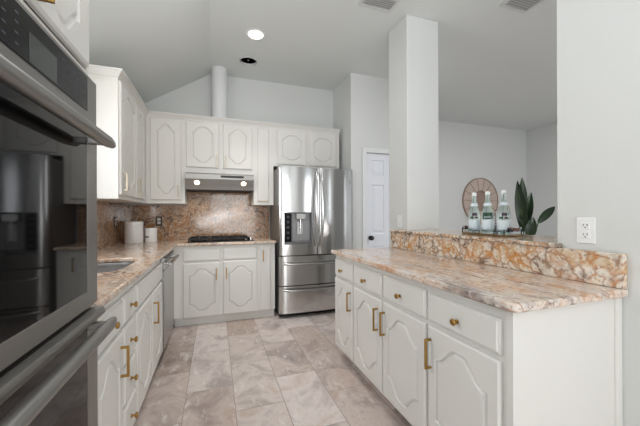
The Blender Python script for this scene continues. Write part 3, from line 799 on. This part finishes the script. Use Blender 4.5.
# surround frame with the two openings left open: control column and cavity
dsp.box(hx0_, hx1_, yf, 3.52, hz1 - .012, hz1).box(hx0_, hx1_, yf, 3.52, hz0, hz0 + .030).box(hx0_ + .085, hx0_ + .097, yf, 3.52, hz0 + .030, hz1 - .012).box(hx1_ - .010, hx1_, yf, 3.52, hz0 + .030, hz1 - .012).box(hx0_, hx0_ + .004, yf, 3.52, hz0 + .03, hz1 - .012)
dsp = dsp.build('dispenser_frame', 'disp_gray', fg)
MB().box(hx0_ + .004, hx0_ + .085, yf + .003, 3.50, hz0 + .030, hz1 - .012).build('control_column', 'panelglass', dsp)
for k in range(5):
    z = hz1 - .055 - k * .062
    MB().rings([[(hx0_ + .045 + r * math.cos(a * math.pi / 9), y, z + r * math.sin(a * math.pi / 9)) for a in range(18)] for r, y in ((.014, yf + .0035), (.014, yf + .002), (.011, yf + .0015))]).build('touch_button', 'marks', dsp)
MB().box(hx0_ + .097, hx1_ - .010, 3.512, 3.52, hz0 + .03, hz1 - .012).build('recess_back', 'recess', dsp)
MB().box(0.905, 1.02, 3.452, 3.511, 1.165, hz1 - .013, bev=.006).build('ice_chute', 'steel_h', dsp)
MB().box(0.925, 0.995, 3.485, 3.505, 0.985, 1.135, bev=.008).build('paddle', 'grille', dsp)
MB().lathe([(0.001, 1.0), (.008, 1.0), (.008, 1.165), (.001, 1.165)], at=(0.962, 3.478, 0), n=12).build('water_nozzle', 'chrome', dsp, smooth=40)
MB().box(hx0_ + .10, hx1_ - .012, yf - .012, 3.512, hz0 + .030, hz0 + .040, bev=.003).build('drip_tray', 'steel_h', dsp)
mb = MB(); mb.rings([[(1.598 + r * math.cos(a * math.pi / 12), y, 1.640 + r * math.sin(a * math.pi / 12)) for a in range(24)] for r, y in ((.014, 3.470), (.014, 3.4645), (.011, 3.4635))])
mb.box(1.583, 1.613, 3.4635, 3.470, 1.604, 1.620, bev=.001)
mb.build('emblem', 'disp_gray', dr)

# ------------------------------------------------------------------ oven tower and double wall oven
OF = frame_left(-0.41)
TY0, TY1 = 0.400, 1.238
tw = thing('oven_cabinet', (-0.72, 0.82, 0), 'tall white oven tower with an arched door above the ovens', 'cabinet')
mb = MB(OF)
mb.box(TY0, TY0 + .03, 0, 2.42, -0.60, 0).box(TY1 - .016, TY1, 0, 2.42, -0.60, 0).box(TY0 + .03, TY1 - .016, 1.69, 1.708, -0.60, 0).box(TY0 + .03, TY1 - .016, 2.40, 2.42, -0.60, 0)
mb.box(TY0 + .03, TY1 - .016, 0.08, 0.355, -0.60, 0).box(TY0 + .03, TY1 - .016, 0.0, 0.08, -0.60, -0.06).box(TY0 + .03, TY1 - .016, 0.355, 2.40, -0.60, -0.585)
mb.build('carcass', 'cab', tw)
od = raised_door(OF, 0.83, 1.200, 1.712, 2.38, 0.065, side=0.080, rail=0.032).build('door', 'cab', tw)
pull(OF, 0.880, 1.722, 1.865, 0.019, od)
od = raised_door(OF, 0.44, 0.815, 1.712, 2.38, 0.065, side=0.080, rail=0.032).build('door', 'cab', tw)

ov = thing('wall_oven', (-0.70, 0.83, 0.36), 'stainless double wall oven with dark glass doors and bar handles', 'oven')
oy0, oy1 = 0.445, 1.235
# body behind the fronts
MB(OF).box(0.44, 1.215, 0.362, 1.675, -0.55, -0.002).build('body', 'black', ov)
# control panel housing: rounded lower lip
XF = 0.026    # front plane outward of the tower face
pr = [(0.0, 1.672), (XF - .004, 1.672), (XF, 1.668), (XF, 1.525), (XF - .004, 1.508), (XF - .012, 1.497), (0.0, 1.492)]
cpn = MB(OF); cpn.rings([[(u, z, n) for n, z in pr] for u in (oy0, oy1)])
cpn = cpn.build('control_panel', 'steel_o', ov, bevel=0.004)
MB(OF).box(oy0 + .004, 1.150, 1.552, 1.658, XF - .003, XF + .0025, bev=.001).build('control_glass', 'panelglass', cpn)
MB(OF).box(0.829, 0.951, 1.556, 1.622, XF + .002, XF + .0030).build('display', 'display', cpn)
for u in (0.745, 0.785, 0.985, 1.02, 1.055, 1.09, 1.125):
    for z in (1.572, 1.594, 1.616, 1.636): MB(OF).box(u - .006, u + .006, z - .002, z + .002, XF + .0024, XF + .0029).build('button_marking', 'marks', cpn)
def oven_door(z0, z1, gz0, gz1, gy0, gy1, hz, hn, name, rail_z=None, rail_n=0.0):
    mb = MB(OF)
    us_ = [oy0, gy0, gy1, oy1]; zz = [z0, gz0, gz1, z1]
    grid_slab(mb, us_, zz, {(1, 1)}, 0.0, XF)
    mb.rings([[(gy0, gz0, n), (gy1, gz0, n), (gy1, gz1, n), (gy0, gz1, n)] for n in (XF, XF - .002)], cap0=False, cap1=False)
    bmesh.ops.remove_doubles(mb.bm, verts=mb.bm.verts, dist=1e-5)
    d = mb.build(name, 'steel_o', ov, bevel=0.003)
    MB(OF).box(gy0 - .002, gy1 + .002, gz0 - .002, gz1 + .002, 0.002, XF - .0012).build('window', 'blackglass', d)
    # flat rounded bar handle on two brackets
    mb = MB(OF)
    n = 22; pts = []; rr = []
    a, b = oy0 + .035, 1.213
    for k in range(n + 1):
        u = a + (b - a) * k / n; e = min(1.0, min(k, n - k) / 1.6)
        pts.append((u, hz, hn - .004 * (1 - e))); rr.append(0.011 + 0.007 * e)
    mb.tube(pts, rr, n=14, flat=1.15)
    h = mb.build('handle', 'steel_hd', d, smooth=50)
    for u in (oy0 + .075, 1.165): MB(OF).box(u - .014, u + .014, hz - .010, hz + .010, XF - .001, hn - .004, bev=.003).build('handle_bracket', 'steel_o', d)
    return d
oven_door(0.925, 1.486, 0.977, 1.478, oy0 + .05, 1.152, 1.460, 0.080, 'upper_door')
ld_ = oven_door(0.370, 0.912, 0.43, 0.865, oy0 + .05, 1.152, 0.862, 0.082, 'lower_door')
# bulging top rail of the lower door
mb = MB(OF)
mb.rings([[(u, z, n) for n, z in ((XF - .001, 0.872), (XF + .012, 0.874), (XF + .022, 0.884), (XF + .024, 0.896), (XF + .018, 0.908), (XF - .001, 0.911))] for u in (oy0 + .003, oy1 - .003)])
mb.build('top_rail', 'steel_o', ld_, smooth=50)

# ------------------------------------------------------------------ ceiling fittings
cl = thing('recessed_light', (CAN_LIT[0], CAN_LIT[1], H), 'lit round recessed ceiling light over the aisle', 'ceiling light')
x, y = CAN_LIT
MB().lathe([(0.072, H + .02), (0.074, H - .001), (0.098, H - .001), (0.096, H - .006), (0.074, H - .008), (0.068, H + .02)], at=(x, y, 0), n=32).build('trim_ring', 'white_pl', cl, smooth=40)
MB().lathe([(0.001, H + .004), (0.068, H + .004), (0.068, H + .018), (0.001, H + .018)], at=(x, y, 0), n=32).build('lens', 'led', cl)
MB().lathe([(0.001, H + .10), (0.074, H + .10), (0.074, H + .03), (0.001, H + .03)], at=(x, y, 0), n=24).build('housing', 'dark', cl)
sp = bpy.data.lights.new('recessed_light_lamp', 'SPOT'); sp.energy = 60; sp.spot_size = math.radians(80); sp.spot_blend = 1.0; sp.color = (1, 0.96, 0.91); sp.shadow_soft_size = 0.07
so = bpy.data.objects.new('recessed_light_lamp', sp); COL.objects.link(so); so.location = (x, y, H - .03)
cd = thing('recessed_can', (CAN_OFF[0], CAN_OFF[1], H), 'open dark recessed can without a lamp, behind the lit one', 'ceiling light')
x, y = CAN_OFF
MB().lathe([(0.096, H + .02), (0.097, H - .001), (0.106, H - .001), (0.105, H - .004), (0.097, H - .005), (0.094, H + .02)], at=(x, y, 0), n=32).build('trim_ring', 'grille', cd, smooth=40)
mb = MB(); mb.rings([[(x + .0965 * math.cos(2 * math.pi * k / 28), y + .0965 * math.sin(2 * math.pi * k / 28), z) for k in range(28)] for z in (H + .002, H + .16)], cap0=False); mb.build('housing', 'dark', cd)
MB().tube([(x - .05, y - .02, H + .05), (x, y + .01, H + .02), (x + .05, y - .01, H + .05)], .006).box(x - .018, x + .018, y - .018, y + .018, H + .03, H + .08).build('socket', 'grille', cd)
def vent(x0, x1, y0, y1, label, nslat):
    t = thing('ceiling_vent', ((x0 + x1) / 2, (y0 + y1) / 2, H), label, 'vent')
    mb = MB(); z = H - .008; b = 0.025
    mb.box(x0, x1, y0, y0 + b, z, H - .0005).box(x0, x1, y1 - b, y1, z, H - .0005).box(x0, x0 + b, y0 + b, y1 - b, z, H - .0005).box(x1 - b, x1, y0 + b, y1 - b, z, H - .0005)
    mb.build('frame', 'grille', t)
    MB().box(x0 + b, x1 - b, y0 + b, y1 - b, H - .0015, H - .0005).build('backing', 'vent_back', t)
    mb = MB()
    for k in range(nslat):
        y = y0 + b + (y1 - y0 - 2 * b) * (k + .5) / nslat
        mb.rings([[(xx, y - .008, z), (xx, y + .004, H - .002), (xx, y + .006, H - .002), (xx, y - .006, z)] for xx in (x0 + b, x1 - b)])
    mb.build('louvers', 'grille', t)
vent(2.36, 2.66, 1.73, 1.98, 'white ceiling vent over the dining side, beside the right wall', 8)
vent(1.18, 1.50, 2.20, 2.37, 'white ceiling vent just left of the pillar top', 5)
# white duct from cabinet tops to ceiling
mb = MB(); mb.lathe([(0.094, 2.346), (0.094, H + .03)], at=(0.057, 3.99, 0), n=36)
tag(mb.build('duct_pipe', 'trim', smooth=40, origin=(0.057, 3.99, 2.346)), 'round white vent duct rising from the upper cabinets to the ceiling', 'duct')

# ------------------------------------------------------------------ bar ledge items
LZ = 1.0795
tr = thing('serving_tray', (1.74, 1.53, LZ), 'clear acrylic tray with reddish wooden handles on the bar ledge', 'tray')
ty0, ty1, tx0, tx1 = 1.372, 1.705, 1.665, 1.815
MB().box(tx0, tx1, ty0, ty1, LZ + .0005, LZ + .010, bev=.002).build('base', 'amber', tr)
mb = MB()
for a in ((tx0, tx0 + .005, ty0, ty1), (tx1 - .005, tx1, ty0, ty1), (tx0 + .005, tx1 - .005, ty0, ty0 + .005), (tx0 + .005, tx1 - .005, ty1 - .005, ty1)): mb.box(*a, LZ + .0102, LZ + .045)
mb.build('sides', 'acrylic', tr)
for y, s in ((ty0, -1), (ty1, 1)):
    yc = y + s * .012
    o = MB().box(tx0 + .045, tx1 - .045, yc - .010, yc + .010, LZ + .034, LZ + .056, bev=.003).build('handle', 'wood', tr)
    for x in (tx0 + .03, tx1 - .045): MB().box(x, x + .014, min(y, yc + s * .012), max(y, yc + s * .012), LZ + .030, LZ + .060).build('bracket', 'acrylic', o)
def bottle(x, y, label, mark):
    t = thing('glass_bottle', (x, y, LZ + .0105), label, 'bottle', 'glass bottles on the tray')
    z = LZ + .0108
    pf = [(0.001, 0), (0.034, 0), (0.037, .006), (0.037, .122), (0.034, .150), (0.024, .187), (0.015, .217), (0.0125, .246), (0.0125, .260)]
    MB().lathe(pf + [(0.001, .260)], at=(x, y, z), n=28).build('glass_body', 'glass', t, smooth=50)
    MB().lathe([(0.001, .257), (0.0145, .257), (0.0150, .274), (0.011, .280), (0.001, .281)], at=(x, y, z), n=20).build('cap', 'cap', t, smooth=40)
    def band(r0, r1, z0, z1, a0, a1, nm, mt):
        mb = MB(); n = 16
        for k in range(n):
            A, B = a0 + (a1 - a0) * k / n, a0 + (a1 - a0) * (k + 1) / n
            mb.face([mb.v(x + r * math.cos(a), y + r * math.sin(a), z + zz) for r, a, zz in ((r0, A, z0), (r0, B, z0), (r1, B, z1), (r1, A, z1))])
        return mb.build(nm, mt, t, smooth=60)
    two = 2 * math.pi
    band(.0378, .0378, .018, .092, 0, two, 'label', 'label')
    band(.0262, .0190, .184, .206, 0, two, 'neck_label', 'label')
    c = math.atan2(-y, -x)          # towards the viewer's side of the bar
    if mark == 'green':
        band(.0380, .0358, .097, .140, c - .9, c + .9, 'printed_patch', 'label_green')
        band(.0384, .0384, .108, .112, c - .6, c + .6, 'print_line', 'label')
    else:
        band(.0380, .0366, .118, .138, c - .3, c + .5, 'printed_patch', 'label_dark')
        band(.0380, .0380, .100, .112, c - .7, c - .1, 'printed_patch', 'label_green')
        band(.0380, .0380, .100, .112, c + .1, c + .6, 'printed_patch', 'label_dark')
    return t
bottle(1.72, 1.648, 'glass bottle with pale blue label, leftmost of the three on the tray', 'dark')
bottle(1.72, 1.538, 'glass bottle with dark green patch over its label, middle of the tray', 'green')
bottle(1.72, 1.418, 'glass bottle with pale blue label, rightmost on the tray beside the straws', 'dark')
# tumbler with striped straws
tb = thing('straw_tumbler', (1.785, 1.533, LZ + .0105), 'small glass of black-and-white striped straws between the bottles', 'glass')
z = LZ + .0108
MB().lathe([(0.001, 0), (0.019, 0), (0.023, .06), (0.021, .06), (0.018, .004), (0.001, .004)], at=(1.785, 1.533, z), n=20).build('glass_body', 'acrylic', tb, smooth=50)
for dx, dy, lean in ((-.006, .004, .012), (.004, -.004, -.010), (.006, .007, .004)):
    st = MB(); p0 = Vector((1.785 + dx, 1.533 + dy, z + .005)); p1 = p0 + Vector((dx, lean, .155))
    st = st.tube([tuple(p0), tuple(p1)], .0032, n=8).build('straw', 'straw_w', tb, smooth=60)
    mb = MB()
    for k in range(9):
        a = p0.lerp(p1, (k + .3) / 9); b = p0.lerp(p1, (k + .75) / 9)
        mb.tube([tuple(a), tuple(b)], .0035, n=8)
    mb.build('stripes', 'straw_k', st)

# ------------------------------------------------------------------ dining room: woven round mirror and tall plant
wm = thing('woven_wall_disc', (5.14, 4.78, 1.50), 'round woven rattan wall disc hung on the dining room wall behind the bottles', 'wall decor')
cx_, cz_, yb = 5.14, 1.495, 4.779
Ro, Ri = 0.465, 0.20
def ringobj(r0, r1, y0, y1, name, mat, parent, n=64):
    mb = MB()
    lp = [[(cx_ + r * math.cos(2 * math.pi * k / n), y, cz_ + r * math.sin(2 * math.pi * k / n)) for k in range(n)] for r, y in ((r0, y0), (r1, y0), (r1, y1), (r0, y1), (r0, y0))]
    mb.rings(lp, cap0=False, cap1=False)
    bmesh.ops.remove_doubles(mb.bm, verts=mb.bm.verts, dist=1e-5)
    return mb.build(name, mat, parent)
fr_ = ringobj(Ri, Ro - .012, yb, yb - .022, 'frame', 'rattan', wm)
ringobj(Ro - .016, Ro, yb, yb - .034, 'rim', 'rattan_dark', fr_)
ringobj(Ri - .010, Ri + .008, yb, yb - .034, 'rim', 'rattan_dark', fr_)
mb = MB()
for k in range(14):
    a = 2 * math.pi * k / 14
    mb.tube([(cx_ + r * math.cos(a), yb - .024, cz_ + r * math.sin(a)) for r in (Ri + .008, Ro - .016)], .006, n=6)
mb.build('spokes', 'rattan_dark', fr_)
mb = MB(); mb.rings([[(cx_ + (Ri - .009) * math.cos(2 * math.pi * k / 48), y, cz_ + (Ri - .009) * math.sin(2 * math.pi * k / 48)) for k in range(48)] for y in (yb, yb - .010)]); mb.build('center_weave', 'rattan_dark', wm)

pl = thing('potted_plant', (4.86, 3.65, 0), 'tall potted plant with long dark green paddle leaves in the dining room', 'plant')
PX, PYY = 4.86, 3.65
MB().lathe([(0.001, 0), (0.15, 0), (0.17, .02), (0.20, .36), (0.205, .38), (0.185, .38), (0.18, .34), (0.001, .34)], at=(PX, PYY, 0), n=32).build('pot', 'pot', pl, smooth=40)
MB().lathe([(0.001, .341), (0.179, .341), (0.12, .355), (0.001, .358)], at=(PX, PYY, 0), n=24).build('soil', 'soil', pl, smooth=60)
def leaf(base, tip, width, bend, facing):
    """paddle leaf from base to tip: blade with a folded midrib, on a stalk from the pot"""
    B, T_ = Vector(base), Vector(tip); d = T_ - B; L_ = d.length; d.normalize()
    s = d.cross(Vector(facing)).normalized(); w = s.cross(d).normalized()
    mb = MB(); n = 14; up_, lo2 = [], []
    for k in range(n + 1):
        t = k / n
        c = B.lerp(T_, t) + w * (bend * math.sin(math.pi * t))
        hw = width * (math.sin(math.pi * min(1, t * 0.93 + 0.07)) ** 0.75) * (1 - .25 * t) if k < n else 0.003
        row = [c - s * hw + w * hw * .35, c - s * hw * .5 + w * hw * .12, c, c + s * hw * .5 + w * hw * .12, c + s * hw + w * hw * .35]
        up_.append([mb.v(*p) for p in row]); lo2.append([mb.v(*(p - w * .004)) for p in row])
    for k in range(n):
        for j in range(4):
            mb.face([up_[k][j], up_[k][j + 1], up_[k + 1][j + 1], up_[k + 1][j]]); mb.face([lo2[k][j], lo2[k + 1][j], lo2[k + 1][j + 1], lo2[k][j + 1]])
        for j in (0, 4): mb.face([up_[k][j], up_[k + 1][j], lo2[k + 1][j], lo2[k][j]])
    for k in (0, n): mb.face(up_[k] + lo2[k][::-1])
    o = mb.build('leaf', 'leaf', pl, smooth=60)
    p0 = Vector((PX + (B.x - PX) * .15, PYY, .345)); mid = (p0 + B) / 2 + Vector(((PX - B.x) * .1, 0, .02))
    MB().tube([tuple(p0), tuple(mid), tuple(B), tuple(B + d * L_ * .5 + w * (bend * 1.0 - .008)), tuple(B + d * L_ * .9 + w * (bend * .31 - .006))], [.013, .011, .009, .006, .002], n=8).build('stalk', 'stem', o, smooth=60)
    return o
cam_dir = Vector((-PX, -PYY, 0)).normalized()
fc = tuple(cam_dir)
leaf((4.78, 3.58, 0.93), (4.64, 3.58, 1.76), 0.092, -0.04, fc)
leaf((4.87, 3.70, 1.15), (4.93, 3.72, 1.84), 0.080, 0.03, (-.5, -.8, .2))
leaf((4.93, 3.64, 1.05), (5.01, 3.62, 1.58), 0.080, 0.04, (-.9, -.5, .1))
leaf((5.15, 3.60, 1.07), (5.52, 3.58, 1.345), 0.072, 0.03, (-.5, -.7, .5))
leaf((4.79, 3.50, 0.82), (4.86, 3.48, 1.17), 0.088, 0.04, fc)
leaf((4.80, 3.54, 1.00), (4.61, 3.54, 1.20), 0.05, 0.02, (-.8, -.5, .3))
